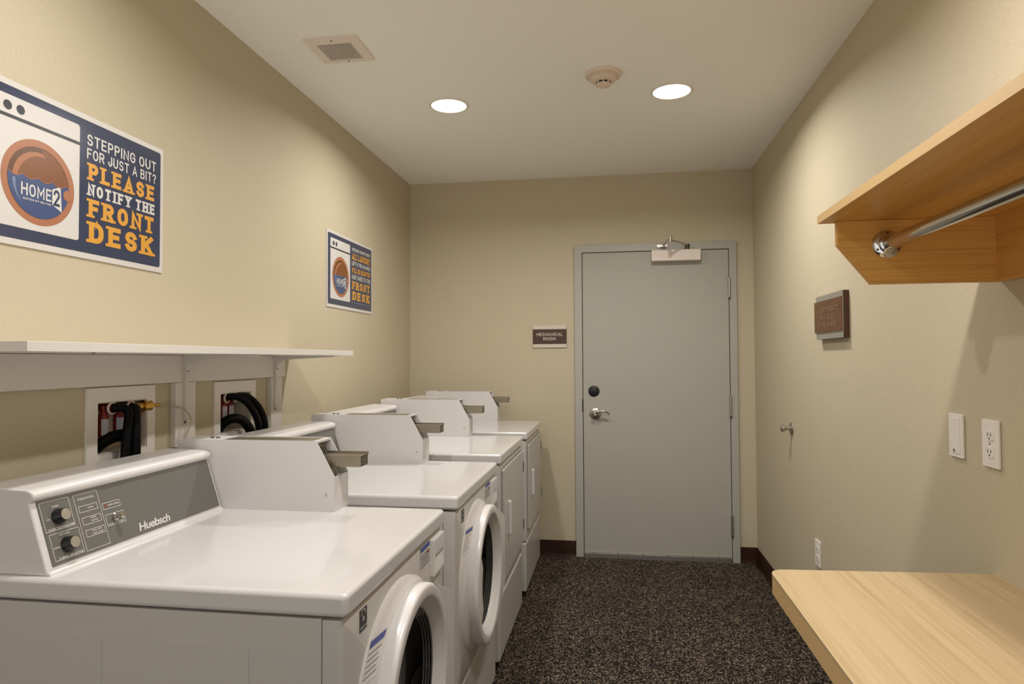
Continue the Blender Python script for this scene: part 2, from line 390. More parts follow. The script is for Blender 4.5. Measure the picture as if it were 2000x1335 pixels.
bm = boxes(((vx0, vy0, H-.009), (vx1, iy0, H)), ((vx0, iy1, H-.009), (vx1, vy1, H)), ((vx0, iy0, H-.009), (ix0, iy1, H)), ((ix1, iy0, H-.009), (vx1, iy1, H)))
obj('vent_frame', bm, 'vent_white', t, smooth=False)
for i in range(12):
    x = ix0+.006+i*(ix1-ix0-.012)/11
    obj('slat', prism([(x-.0030, H-.0085), (x-.0012, H-.0088), (x+.0022, H-.0035), (x+.0004, H-.0032)], 1, iy0, iy1), 'vent_white', t, smooth=False)
for y in (-2.112, -1.938): obj('screw', lathe([(.0035, H-.009), (.0035, H-.0105), (0, H-.011)], 2, (.352, y, 0), 10), 'vent_dark', t)
t = thing('smoke_detector', (1.4, -1.617, H), 'round cream smoke detector on the ceiling between the two lights', 'smoke detector')
obj('base_plate', lathe([(.081, H), (.081, H-.006), (.076, H-.0135), (.058, H-.0165), (0, H-.0165)], 2, (1.4, -1.617, 0), 48), 'detector', t)
obj('sensor_body', lathe([(.056, H-.016), (.055, H-.030), (.046, H-.037), (.034, H-.0385), (0, H-.0385)], 2, (1.4, -1.617, 0), 40), 'detector', t)
ck = obj('sensor_chamber', lathe([(.031, H-.038), (.030, H-.047), (0, H-.047)], 2, (1.4, -1.617, 0), 32), 'black', t)
for i in range(8):
    a = 2*PI*i/8; cx, cy = 1.4+.031*math.cos(a), -1.617+.031*math.sin(a)
    obj('chamber_rib', box((cx-.003, cy-.003, H-.049), (cx+.003, cy+.003, H-.038)), 'detector', ck)
obj('chamber_cap', lathe([(.034, H-.0475), (.033, H-.052), (.024, H-.056), (0, H-.057)], 2, (1.4, -1.617, 0), 32), 'detector', t)
t = thing('fire_sprinkler', (1.155, -2.375, H), 'small ceiling fire sprinkler head, just peeking in at the top edge', 'sprinkler')
obj('escutcheon', lathe([(.036, H), (.034, H-.005), (.014, H-.008), (0, H-.008)], 2, (1.155, -2.385, 0), 28), 'vent_white', t)
obj('body', lathe([(.010, H-.007), (.010, H-.03), (.006, H-.034), (.004, H-.058), (0, H-.058)], 2, (1.155, -2.385, 0), 16), 'dark_metal', t)
obj('deflector', lathe([(0, H-.058), (.0145, H-.058), (.0145, H-.061), (0, H-.062)], 2, (1.155, -2.385, 0), 20), 'dark_metal', t)

# ------------------------------------------------------------------ washing machines and dryers
LID, MW = .91, .70
SL0, SL1 = Vector((.316, 0, .912)), Vector((.266, 0, 1.066))
def slant_frame(yn, dz): 
    d = (SL1-SL0).normalized(); return Frame(SL0+Vector((0, yn, dz)), (0, 1, 0), d)
def make_hood(root, yn, zl):
    dz = zl-.91; y0, y1 = yn+.015, yn+.603
    prof = [(.135, .909), (.322, .909), (.3205, .916), (.3138, .9195), (.2704, 1.053), (.279, 1.060), (.2785, 1.073), (.264, 1.080), (.15, 1.084), (.138, 1.076)]
    hood = obj('control_hood', prism([(x, z+dz) for x, z in prof], 1, y0, y1), 'plastic_white', root, bevel=.007, seg=3, ang=60,
               bevel_sel=lambda e: abs(e.verts[0].co.y-e.verts[1].co.y) < .01)
    F = slant_frame(yn, dz)
    def bx(name, m, u0, u1, v0, v1, o0, o1, par, bev=0):
        bm = bmesh.new(); T0, T1 = F.T(o0), F.T(o1)
        A = [bm.verts.new(T0(*p)) for p in ((u0, v0), (u1, v0), (u1, v1), (u0, v1))]; B = [bm.verts.new(T1(*p)) for p in ((u0, v0), (u1, v0), (u1, v1), (u0, v1))]
        bm.faces.new(A[::-1]); bm.faces.new(B)
        for i in range(4): bm.faces.new((A[i], A[(i+1) % 4], B[(i+1) % 4], B[i]))
        return obj(name, bm, m, par, bevel=bev)
    bx('control_panel', 'panel_grey', .030, .594, .012, .148, -.004, .0025, hood, .001)
    return hood, F
def hood_controls(hood, F):
    # all positions: u along the hood from the near side of the machine, v up the slope
    o = .0030
    bm = bmesh.new()
    for q in ((.033, .0807, .106, .1424), (.0375, .0196, .112, .0750), (.1175, .0180, .1835, .1412), (.124, .1008, .1755, .1150), (.1255, .0728, .1775, .0895), (.1265, .0460, .1790, .0616), (.1885, .0928, .2405, .1082), (.1885, .0540, .2444, .0810)):
        F.outline(bm, *q[:2], q[2], q[3], .0011, o)
    for s, x0, x1, y0, y1 in (('WARM', .061, .077, .1275, .1315), ('HOT', .042, .050, .1035, .1075), ('WASH TEMPERATURE', .040, .104, .0822, .0868),
                              ('PERM PRESS', .060, .086, .0675, .0710), ('NORMAL', .041, .058, .0440, .0478), ('FABRIC SELECTOR', .048, .106, .0208, .0254),
                              ('CYCLE STATUS', .127, .170, .1275, .1325), ('WASH', .148, .162, .1062, .1100), ('RINSE', .149, .163, .0832, .0866), ('SPIN', .149, .167, .0768, .0802),
                              ('FINAL SPIN', .144, .170, .0552, .0586), ('DOOR LOCKED', .144, .172, .0485, .0519), ('DOOR LOCKED', .204, .234, .0988, .1028), ('PUSH TO START', .191, .238, .0560, .0600)):
        F.text(bm, s, x0, x1, y0, y1, o, t=.2)
    obj('panel_print', bm, 'print_light', hood, smooth=False, nrm=False)
    bm = bmesh.new(); F.ring(bm, (.1974, .1012), 0.0002, .0032, o, 14); obj('warning_lamp', bm, 'print_red', hood, smooth=False, nrm=False)
    for ku, kv, rot in ((.071, .1075, .0), (.0755, .0465, .0)):
        def ringpts(rr, off, n=28): T = F.T(off); return [T(ku+rr*math.cos(2*PI*i/n), kv+rr*math.sin(2*PI*i/n)) for i in range(n)]
        bm = bmesh.new(); prev = None
        for rr, off in ((.0165, .002), (.0165, .006), (.0145, .009), (.0135, .020), (.0125, .0215)):
            cur = [bm.verts.new(p) for p in ringpts(rr, off)]
            if prev:
                for i in range(28): bm.faces.new((prev[i], prev[(i+1) % 28], cur[(i+1) % 28], cur[i]))
            prev = cur
        bm.faces.new(prev); kn = obj('knob', bm, 'black', hood)
        bm = bmesh.new(); cur = [bm.verts.new(p) for p in ringpts(.0118, .0222)]; bm.faces.new(cur); obj('knob_cap', bm, 'aluminium', hood)
    bm = bmesh.new(); prev = None; T = None
    for rr, off in ((.0095, .002), (.0095, .006), (.006, .007), (.0058, .017), (.0075, .0175), (.0075, .024), (.005, .026)):
        T = F.T(off); cur = [bm.verts.new(T(.2152+rr*math.cos(2*PI*i/20), .0705+rr*math.sin(2*PI*i/20))) for i in range(20)]
        if prev:
            for i in range(20): bm.faces.new((prev[i], prev[(i+1) % 20], cur[(i+1) % 20], cur[i]))
        prev = cur
    bm.faces.new(prev); obj('start_button', bm, 'chrome', hood)
def hood_brand(hood, F):
    cu = bpy.data.curves.new('t', 'FONT'); cu.body = 'Huebsch'; cu.size = 1; cu.offset = .024; cu.shear = .18; cu.space_character = .93
    to = bpy.data.objects.new('t', cu); C.objects.link(to); bpy.context.view_layer.update()
    dg = bpy.context.evaluated_depsgraph_get(); me = to.evaluated_get(dg).to_mesh()
    bm = bmesh.new(); bm.from_mesh(me); to.evaluated_get(dg).to_mesh_clear(); bpy.data.objects.remove(to)
    xs = [v_.co.x for v_ in bm.verts]; x0, x1 = min(xs), max(xs); T = F.T(.0032); sc = .110/(x1-x0); scy = .0195/.73
    for v_ in bm.verts: v_.co = T(.276+(v_.co.x-x0)*sc, .0205+v_.co.y*scy)
    obj('brand_lettering', bm, 'print_light', hood, smooth=False, nrm=False)
def make_coin_box(root, yn, zl, fx=0.0):
    z0 = zl-.001; y0, y1 = yn+.613, yn+.71; dz = zl-.91
    def Z(z): return z+dz
    side = [(.165+fx, Z(.909)), (.653+fx, Z(.909)), (.653+fx, Z(1.010)), (.598+fx, Z(1.109)), (.165+fx, Z(1.109))]
    bm = bmesh.new()
    add_prism(bm, side, 1, y0, y0+.003); add_prism(bm, side, 1, y1-.003, y1)
    add_box(bm, (.6495+fx, y0+.003, Z(.909)), (.653+fx, y1-.003, Z(1.008)))
    add_box(bm, (.165+fx, y0+.003, Z(.909)), (.169+fx, y1-.003, Z(1.107)))
    add_box(bm, (.165+fx, y0+.003, Z(1.103)), (.30+fx, y1-.003, Z(1.1075)))
    add_box(bm, (.582+fx, y0+.003, Z(1.1015)), (.5985+fx, y1-.003, Z(1.1075)))
    cb = obj('coin_box', bm, 'coin_steel_paint', root, smooth=False)
    obj('top_plate', box((.30+fx, y0+.0035, Z(1.1025)), (.582+fx, y1-.0035, Z(1.1068))), 'brushed_steel', cb, smooth=False)
    for k in (0, 1): obj('lock_cylinder', lathe([(.006, Z(1.107)), (.006, Z(1.1105)), (0, Z(1.111))], 2, (.245+fx+.018*k, y0+.05, 0), 14), 'dark_metal', cb)
    # recessed mechanism behind the sloping mouth
    mech = [(.572+fx, Z(1.098)), (.582+fx, Z(1.098)), (.612+fx, Z(1.045)), (.634+fx, Z(1.008)), (.626+fx, Z(1.003)), (.600+fx, Z(1.045))]
    me_ = obj('coin_mechanism', prism(mech, 1, y0+.004, y1-.02), 'brushed_steel', cb, smooth=False)
    obj('mechanism_shelf', box((.60+fx, y0+.003, Z(1.0)), (.6505+fx, y1-.003, Z(1.005))), 'coin_steel_paint', cb, smooth=False)
    for i in range(4):
        yy = y0+.022+i*.014; obj('coin_slot', prism([(.5905+fx, Z(1.088)), (.5925+fx, Z(1.0885)), (.6135+fx, Z(1.0515)), (.6115+fx, Z(1.050))], 1, yy, yy+.004), 'black', cb, smooth=False)
    a, b_ = y0+.022, y0+.078
    tray = [(.592+fx, Z(1.066)), (.722+fx, Z(1.066)), (.722+fx, Z(1.034)), (.616+fx, Z(1.034))]
    sl = obj('coin_slide', prism(tray, 1, a, b_), 'brushed_steel', cb, bevel=.0015)
    # stamped frame on the slide end
    F = Frame((.7223+fx, a, Z(1.034)), (0, 1, 0), (0, 0, 1)); bm = bmesh.new()
    F.outline(bm, .004, .003, .052, .030, .003, .0006); F.outline(bm, .014, .010, .042, .024, .003, .0006); obj('slide_stamping', bm, 'dark_metal', cb, smooth=False, nrm=False)
    obj('slide_lip', box((.592+fx, b_-.003, Z(1.064)), (.724+fx, b_, Z(1.0715))), 'brushed_steel', cb, smooth=False)
    obj('side_screw', lathe([(.003, y0), (.003, y0-.0012), (0, y0-.0016)], 1, (.629+fx, 0, Z(.959)), 10), 'steel', cb)
    return cb
def make_body(root, yn, zl, zb, xf=.944):
    y0, y1 = yn+.004, yn+MW-.004; zt = zl-.047
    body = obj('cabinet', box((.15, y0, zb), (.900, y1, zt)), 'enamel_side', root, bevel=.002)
    # near side: two shallow embossed fields
    for x0, x1 in ((.267, .45), (.573, .757)):
        obj('embossed_field', prism(rrect(x0, zb+.12, x1, zt-.055, .012), 1, y0-.0016, y0+.002), 'enamel_side', body, bevel=.0014, seg=1)
    lid = obj('lid', box((.138, yn, zl-.044), (xf+.006, yn+MW, zl)), 'enamel', root, bevel=.011, seg=4, ang=80)
    for x in (.2, .86):
        for y in (y0+.06, y1-.06): obj('foot', lathe([(0, 0), (.022, 0), (.022, .012), (.01, .016), (.01, zb+.004)], 2, (x, y, 0), 16), 'black_rubber', root)
    return body, y0, y1, zt
def holed_panel(x0, x1, y0, y1, z0, z1, c, R, bv):
    # a front panel with a round opening and eased outer edges
    bm = bmesh.new(); A = sorted([2*PI*i/72 for i in range(72)]+[math.atan2(z-c[1], y-c[0]) % (2*PI) for y in (y0, y1) for z in (z0, z1)])
    def rim(a, d):
        ca, sa = math.cos(a), math.sin(a); ts = []
        if ca > 1e-6: ts.append((y1-d-c[0])/ca)
        if ca < -1e-6: ts.append((y0+d-c[0])/ca)
        if sa > 1e-6: ts.append((z1-d-c[1])/sa)
        if sa < -1e-6: ts.append((z0+d-c[1])/sa)
        t_ = min(ts); return c[0]+ca*t_, c[1]+sa*t_
    loops = []
    for x, fn in ((x0, lambda a: (c[0]+R*math.cos(a), c[1]+R*math.sin(a))), (x1, lambda a: (c[0]+R*math.cos(a), c[1]+R*math.sin(a))), (x1, lambda a: rim(a, bv)), (x1-bv*.3, lambda a: rim(a, bv*.3)), (x1-bv, lambda a: rim(a, 0)), (x0, lambda a: rim(a, 0))):
        loops.append([bm.verts.new((x, *fn(a))) for a in A])
    k = len(A)
    for P, Q in zip(loops, loops[1:]):
        for i in range(k): bm.faces.new((P[i], P[(i+1) % k], Q[(i+1) % k], Q[i]))
    return bm
def make_washer(yn, label):
    zl, xf = .910, .944; root = thing('washing_machine', (.55, yn+MW/2, 0), label, 'washing machine', 'coin-operated washing machines')
    body, y0, y1, zt = make_body(root, yn, zl, .03)
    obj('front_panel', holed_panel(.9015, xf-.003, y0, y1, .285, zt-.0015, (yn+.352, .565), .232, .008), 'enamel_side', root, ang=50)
    obj('kick_panel', box((.9015, y0, .03), (xf-.004, y1, .281)), 'enamel_side', root, bevel=.006, seg=3)
    yc, zc = yn+.352, .565
    bm = bmesh.new(); prev = None          # flank of the door opening, flaring wider on the handle side
    def flare(a): return .256+.056*max(0, math.cos(a-math.radians(163)))**1.4
    for t_, xx in ((-.06, .936), (0, .9415), (.5, .9475), (.93, .9525), (1, .956), (1.15, .956), (1.9, .944)):
        cur = [bm.verts.new((xx, yc+(flare(a)+(.2425-flare(a))*t_)*math.cos(a), zc+(flare(a)+(.2425-flare(a))*t_)*math.sin(a))) for a in [2*PI*i/72 for i in range(72)]]
        if prev:
            for i in range(72): bm.faces.new((prev[i], prev[(i+1) % 72], cur[(i+1) % 72], cur[i]))
        prev = cur
    collar = obj('door_collar', bm, 'plastic_white', root, ang=60)
    bm = bmesh.new()
    add_lathe(bm, [(.2405, .9545), (.2405, .978), (.2392, .985), (.2355, .9893), (.230, .9905), (.214, .9905), (.2085, .989), (.205, .9855), (.197, .977), (.184, .966), (.182, .96)], 0, (0, yc, zc), 72)
    hp = [(yc+.10, zc+.2165), (yc+.19, zc+.180), (yc+.290, zc+.137), (yc+.298, zc+.128), (yc+.298, zc-.128), (yc+.290, zc-.137), (yc+.19, zc-.180), (yc+.10, zc-.2165)]
    hp += [(yc+.2365*math.cos(math.radians(a)), zc+.2365*math.sin(math.radians(a))) for a in range(-62, 63, 8)]
    add_prism(bm, hp, 0, .956, .9895)
    dr = obj('door', bm, 'plastic_white', root, ang=50)
    obj('door_glass', lathe([(.186, .967), (.179, .955), (.166, .936), (.146, .920), (.11, .910), (.06, .905), (0, .903)], 0, (0, yc, zc), 64), 'door_glass', dr)
    for rr, xx in ((.168, .9405), (.172, .9465), (.176, .9525), (.1805, .9590)):
        obj('glass_ridge', lathe([(rr+.002, xx-.0022), (rr-.0022, xx-.0012), (rr-.0022, xx+.0008), (rr+.002, xx+.002)], 0, (0, yc, zc), 64), 'glass_ring', dr)
    ha = [(yc+.214*math.cos(math.radians(a)), zc+.214*math.sin(math.radians(a))) for a in range(150, 211, 6)]
    hb = [(yc+.172*math.cos(math.radians(a)), zc+.172*math.sin(math.radians(a))) for a in range(206, 153, -6)]
    obj('door_handle', prism(ha+hb, 0, .964, .9915), 'plastic_white', dr, bevel=.003)
    # drawer, notices
    yd0, yd1 = yn+.585, yn+.690
    dd = obj('detergent_drawer', boxes(((xf-.006, yd0, .806), (xf+.008, yd1, .850)), ((xf-.006, yd0, .752), (xf+.008, yd1, .764))), 'plastic_white', root, bevel=.003)
    obj('drawer_scoop', prism([(xf-.004, .807), (xf-.001, .807), (xf+.0078, .764), (xf-.004, .763)], 1, yd0+.003, yd1-.003), 'plastic_white', dd)
    for ya_ in (yd0, yd1-.009): obj('drawer_cheek', box((xf-.006, ya_, .76), (xf+.008, ya_+.009, .81)), 'plastic_white', dd, bevel=.002)
    F = Frame((xf-.0026, yn, 0), (0, 1, 0), (0, 0, 1))
    st = obj('energy_sticker', box((xf-.0034, yn+.083, .806), (xf-.0022, yn+.121, .849)), 'print_dark', root, smooth=False)
    bm = bmesh.new(); F.ring(bm, (.102, .836), .010, .0118, .0008, 20, 0, 180)
    F.text(bm, 'ENERGY STAR', .086, .118, .811, .816, .0008, t=.18); F.ring(bm, (.102, .829), .002, .005, .0008, 5); obj('sticker_print', bm, 'print_light', st, smooth=False, nrm=False)
    wl = F.poly('warning_label', [(.487, .792), (.573, .792), (.573, .857), (.487, .857)], .0006, 'plastic_white', root)
    F.poly('label_header', [(.489, .842), (.571, .842), (.571, .855), (.489, .855)], .0012, 'print_blue', wl)
    bm = bmesh.new(); T = F.T(.0012)
    for i in range(6):
        z = .832-i*.0065
        for k in range(7):
            x = .492+k*.0113; q = [(x, z), (x+.006+.003*random.random(), z), (x+.008, z+.0028), (x, z+.0028)]; bm.faces.new([bm.verts.new(T(*p)) for p in q])
    obj('label_print', bm, 'print_dark', wl, smooth=False, nrm=False)
    F.poly('label_mark', [(.548, .826), (.560, .826), (.560, .836), (.548, .836)], .0015, 'print_red', wl)
    hood, Fh = make_hood(root, yn, zl); hood_controls(hood, Fh); hood_brand(hood, Fh)
    make_coin_box(root, yn, zl)
    # notice stuck on the sloping flank of the door collar, its heading level
    def onflank(h, t_):
        lo, hi = math.radians(90), math.radians(180)
        for _ in range(30):
            a = (lo+hi)/2; rr = flare(a)+(.2425-flare(a))*t_
            if rr*math.sin(a) > h: lo = a
            else: hi = a
        xx = .9415+(.9525-.9415)*t_/.93; return Vector((xx+.0008, yc+rr*math.cos(a)-.0004, zc+h+.0004))
    def patch(h0, h1, t0, t1, lift, nm, m_, par):
        bm = bmesh.new()
        for i in range(5):
            ta, tb = t0+(t1-t0)*i/5, t0+(t1-t0)*(i+1)/5
            bm.faces.new([bm.verts.new(p+Vector((lift, 0, 0))) for p in (onflank(h0, ta), onflank(h0, tb), onflank(h1, tb), onflank(h1, ta))])
        return obj(nm, bm, m_, par, smooth=False)
    nt = patch(.135, .206, .12, .90, 0, 'collar_notice', 'plastic_white', root)
    patch(.192, .203, .15, .87, .0005, 'notice_heading', 'print_blue', nt)
    for i in range(5): patch(.182-i*.009, .1832-i*.009, .18, .84-.1*(i % 2), .0005, 'notice_line', 'panel_grey', nt)
    return root
def make_dryer(yn, label):
    zl, xf, zb = .927, .944, .035; root = thing('tumble_dryer', (.55, yn+MW/2, 0), label, 'dryer', 'coin-operated tumble dryers')
    body, y0, y1, zt = make_body(root, yn, zl, zb)
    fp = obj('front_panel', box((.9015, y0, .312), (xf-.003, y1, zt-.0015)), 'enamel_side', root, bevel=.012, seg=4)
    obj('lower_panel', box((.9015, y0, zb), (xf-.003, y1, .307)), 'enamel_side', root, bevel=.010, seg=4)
    ya, yb = yn+.066, yn+.672
    dr = obj('door', prism(rrect(ya, .365, yb, .853, .012), 0, xf-.004, xf+.010), 'enamel_side', root, bevel=.004, seg=2)
    obj('door_gap', prism(rrect(ya-.004, .361, yb+.004, .857, .014), 0, xf-.0045, xf-.0022), 'panel_rim', root)
    for z in (.742, .440): obj('hinge', box((xf-.003, yb-.006, z), (xf+.0125, yb+.006, z+.053)), 'black', dr)
    gy = yn+.172
    grip = [(gy-.013, .546), (gy-.008, .538), (gy+.012, .538), (gy+.016, .546), (gy+.012, .69), (gy+.006, .697), (gy-.004, .697), (gy-.010, .690)]
    obj('door_handle', prism(grip, 0, xf+.009, xf+.024), 'plastic_white', dr, bevel=.005, seg=3)
    hood, Fh = make_hood(root, yn, zl); hood_brand(hood, Fh); make_coin_box(root, yn, zl, .018)
    return root
w1 = make_washer(-3.36, 'nearest white front-loading washer with its round door cut off by the frame')
w2 = copy_tree(w1); w2.location.y += .862; w2['label'] = 'second white front-loading washer, its whole round door in view'
d1 = make_dryer(-1.708, 'white tumble dryer standing beside the farther washer')
d2 = copy_tree(d1); d2.location.y += .866; d2['label'] = 'farthest white tumble dryer, closest to the mechanical room door'

# ------------------------------------------------------------------ left wall shelf, wash boxes, hoses
t = thing('wall_shelf', (0, -2.57, 1.06), 'long white shelf on steel brackets above the washing machines', 'shelf')
obj('shelf_board', box((.0005, -3.383, 1.358), (.30, -1.759, 1.379)), 'shelf_white', t, bevel=.0012)
obj('back_rail', prism([(-3.62, 1.268), (-1.835, 1.268), (-1.835, 1.357), (-3.62, 1.357)], 0, .0005, .020), 'shelf_white', t, bevel=.001)
for y0, y1 in ((-2.557, -2.453), (-1.952, -1.862)): obj('rail_post', box((.0005, y0, 1.056), (.020, y1, 1.267)), 'shelf_white', t, bevel=.001)
for yb in (-2.512, -1.926):
    bm = bmesh.new(); hw = .0105
    add_box(bm, (.0202, yb-hw, 1.125), (.0225, yb+hw, 1.3565)); add_box(bm, (.0202, yb-hw, 1.3545), (.292, yb+hw, 1.3578))
    web = [(.0225, 1.135), (.026, 1.145), (.031, 1.295), (.038, 1.322), (.056, 1.337), (.10, 1.343), (.285, 1.351), (.288, 1.3545), (.0225, 1.3545)]
    add_prism(bm, web, 1, yb-.007, yb+.007)
    br = obj('bracket', bm, 'bracket_white', t, smooth=False)
    for z in (1.305, 1.135): obj('screw', lathe([(.0045, .0225), (.0045, .0245), (0, .0252)] if z < 1.2 else [(.0045, .031), (.0045, .0335), (0, .034)], 0, (0, yb, z), 10), 'dark_metal', br)
    obj('screw', lathe([(.0035, 1.3545), (.0035, 1.3525), (0, 1.352)], 2, (.28, yb, 0), 10), 'dark_metal', br)
obj('board_screw', lathe([(.0035, 1.3585), (.0035, 1.3565), (0, 1.356)], 2, (.25, -3.16, 0), 10), 'dark_metal', t)

def wash_box(i, label, outer, arr, val):
    y0, y1, z0, z1 = BOXES[i]; oy0, oy1, oz0, oz1 = outer
    t = thing('wash_box', (0, (y0+y1)/2, z0), label, 'outlet box', 'plastic laundry valve boxes')
    bm = boxes(((.0004, oy0, oz0), (.007, oy1, z0)), ((.0004, oy0, z1), (.007, oy1, oz1)), ((.0004, oy0, z0), (.007, y0, z1)), ((.0004, y1, z0), (.007, oy1, z1)))
    obj('faceplate', bm, 'outlet_white', t, smooth=False)
    e = .0006; d = -.088
    bm = boxes(((d, y0+e, z0+e), (d+.003, y1-e, z1-e)), ((d, y0+e, z0+e), (.003, y0+.003, z1-e)), ((d, y1-.003, z0+e), (.003, y1-e, z1-e)), ((d, y0+.003, z0+e), (.003, y1-.003, z0+.003)), ((d, y0+.003, z1-.003), (.003, y1-.003, z1-e)))
    obj('recess_box', bm, 'box_plastic', t, smooth=False)
    yA, yB = y0+arr[0], y0+arr[1]; xa = -.020
    for k, yv in enumerate((yA, yB)):
        ar = obj('hammer_arrestor', lathe([(0, z0+.045), (.0135, z0+.047), (.014, z0+.052), (.014, z1-.045), (.011, z1-.036), (.008, z1-.03), (.008, z1-.012), (0, z1-.012)], 2, (xa, yv, 0), 20), 'red_plastic', t)
        bm = bmesh.new(); n_ = 10
        for q in range(n_):
            a0, a1 = [math.radians(-70+140*(q+s)/n_) for s in (0, 1)]
            bm.faces.new([bm.verts.new((xa+.0144*math.cos(a), yv+.0144*math.sin(a), z)) for a, z in ((a0, z0+.052), (a1, z0+.052), (a1, z1-.05), (a0, z1-.05))])
        lb = obj('arrestor_label', bm, 'label_white', ar)
        bm = bmesh.new()
        for q in range(4):
            z = z0+.058+q*.010; a0, a1 = math.radians(-30), math.radians(45-12*(q % 2))
            bm.faces.new([bm.verts.new((xa+.0147*math.cos(a), yv+.0147*math.sin(a), zz)) for a, zz in ((a0, z), (a1, z), (a1, z+.0038), (a0, z+.0038))])
        obj('label_lettering', bm, 'print_blue', ar, smooth=False)
    for yv, mcol in ((y0+val[0], 'copper'), (y0+val[1], 'copper')):
        vb = obj('valve', lathe([(.011, -.07), (.011, -.03), (.0145, -.028), (.0145, -.012), (.0165, -.011), (.0165, -.002), (.012, 0.0), (0, 0)], 0, (0, yv, z1-.020), 20), mcol, t)
        obj('coupling_ring', lathe([(.0168, -.006), (.0182, -.004), (.0182, .0), (.0160, .0015), (.0140, .0005)], 0, (0, yv, z1-.020), 24), 'outlet_white', vb)
    obj('supply_pipe', tube([(-.05, y0+.004, z1-.014), (-.05, y1-.02, z1-.014)], .0075, 10), 'copper', t)
    return t
b1 = wash_box(0, 'white wall box with brass valve and red arrestors under the near end of the shelf', (-2.906, -2.636, 1.03, 1.263), (.051, .109), (.063, .138))
b2 = wash_box(1, 'white wall box between the two shelf posts with looping black hoses', (-2.324, -2.050, 1.03, 1.260), (.058, .102), (.053, .113))
# brass tee with drip line on the first box
bm = tube([(-.004, -2.729, 1.200), (-.004, -2.676, 1.2)], .0125, 14); add_tube(bm, [(-.004, -2.680, 1.2), (0, -2.652, 1.2)], .0175, 14)
br = obj('brass_tee', bm, 'brass', b1); obj('barbed_tip', tube([(0, -2.653, 1.2), (.001, -2.64, 1.2), (.004, -2.612, 1.198)], [.008, .008, .0045], 12), 'brass', b1)
obj('drain_cock', tube([(-.004, -2.698, 1.195), (-.004, -2.698, 1.178), (-.002, -2.688, 1.172)], [.006, .006, .005], 10), 'copper', b1)
def hose(name, pts, rr, label, m='black_rubber', cat='hose', n=14, k=7):
    o = obj(name, tube(smooth_path(pts, k), rr, n), m, loc=pts[-1]); return tag(o, label, cat, 'black washer hoses' if m == 'black_rubber' else None)
hose('supply_hose', [(.0, -2.804, 1.202), (.02, -2.790, 1.203), (.038, -2.788, 1.185), (.047, -2.803, 1.138), (.051, -2.817, 1.055), (.056, -2.826, .98), (.09, -2.83, .80)], .0125, 'black rubber hose on the left coupling of the near wall box')
hose('supply_hose', [(.0, -2.729, 1.200), (.022, -2.738, 1.197), (.044, -2.765, 1.172), (.056, -2.779, 1.14), (.061, -2.785, 1.052), (.064, -2.788, .97), (.09, -2.78, .80)], .0125, 'black rubber hose hanging straight down from the brass valve')
hose('drain_hose', [(-.035, -2.836, 1.080), (-.018, -2.828, 1.102), (.004, -2.803, 1.120), (.020, -2.776, 1.118), (.0275, -2.766, 1.085), (.029, -2.765, 1.03), (.03, -2.765, .82)], [.0175]*30+[.016]*13, 'thick black drain hose bent into the near wall box')
hose('supply_hose', [(.0, -2.235, 1.202), (.025, -2.212, 1.201), (.045, -2.172, 1.174), (.06, -2.138, 1.12), (.062, -2.118, 1.062), (.065, -2.11, 1.0), (.07, -2.11, .82)], .0125, 'inner of the two thin black hoses arching out of the far wall box')
hose('supply_hose', [(.0, -2.175, 1.203), (.025, -2.138, 1.197), (.05, -2.105, 1.158), (.065, -2.088, 1.107), (.068, -2.083, 1.058), (.07, -2.08, 1.0), (.07, -2.08, .82)], .0125, 'outer of the two thin black hoses arching out of the far wall box')
hose('drain_hose', [(-.03, -2.252, 1.076), (-.005, -2.25, 1.105), (.02, -2.24, 1.121), (.04, -2.215, 1.117), (.055, -2.20, 1.099), (.065, -2.178, 1.06), (.07, -2.17, 1.0), (.07, -2.17, .82)], .0175, 'thick black drain hose looping out of the far wall box')
hose('drip_tube', [(.004, -2.614, 1.198), (.02, -2.585, 1.196), (.04, -2.54, 1.178), (.046, -2.515, 1.140), (.042, -2.535, 1.09), (.036, -2.565, 1.05), (.05, -2.6, .98), (.1, -2.62, .87)], .0032, 'thin clear plastic tube from the brass valve past the shelf post', 'clear_tube', 'tube', 10)

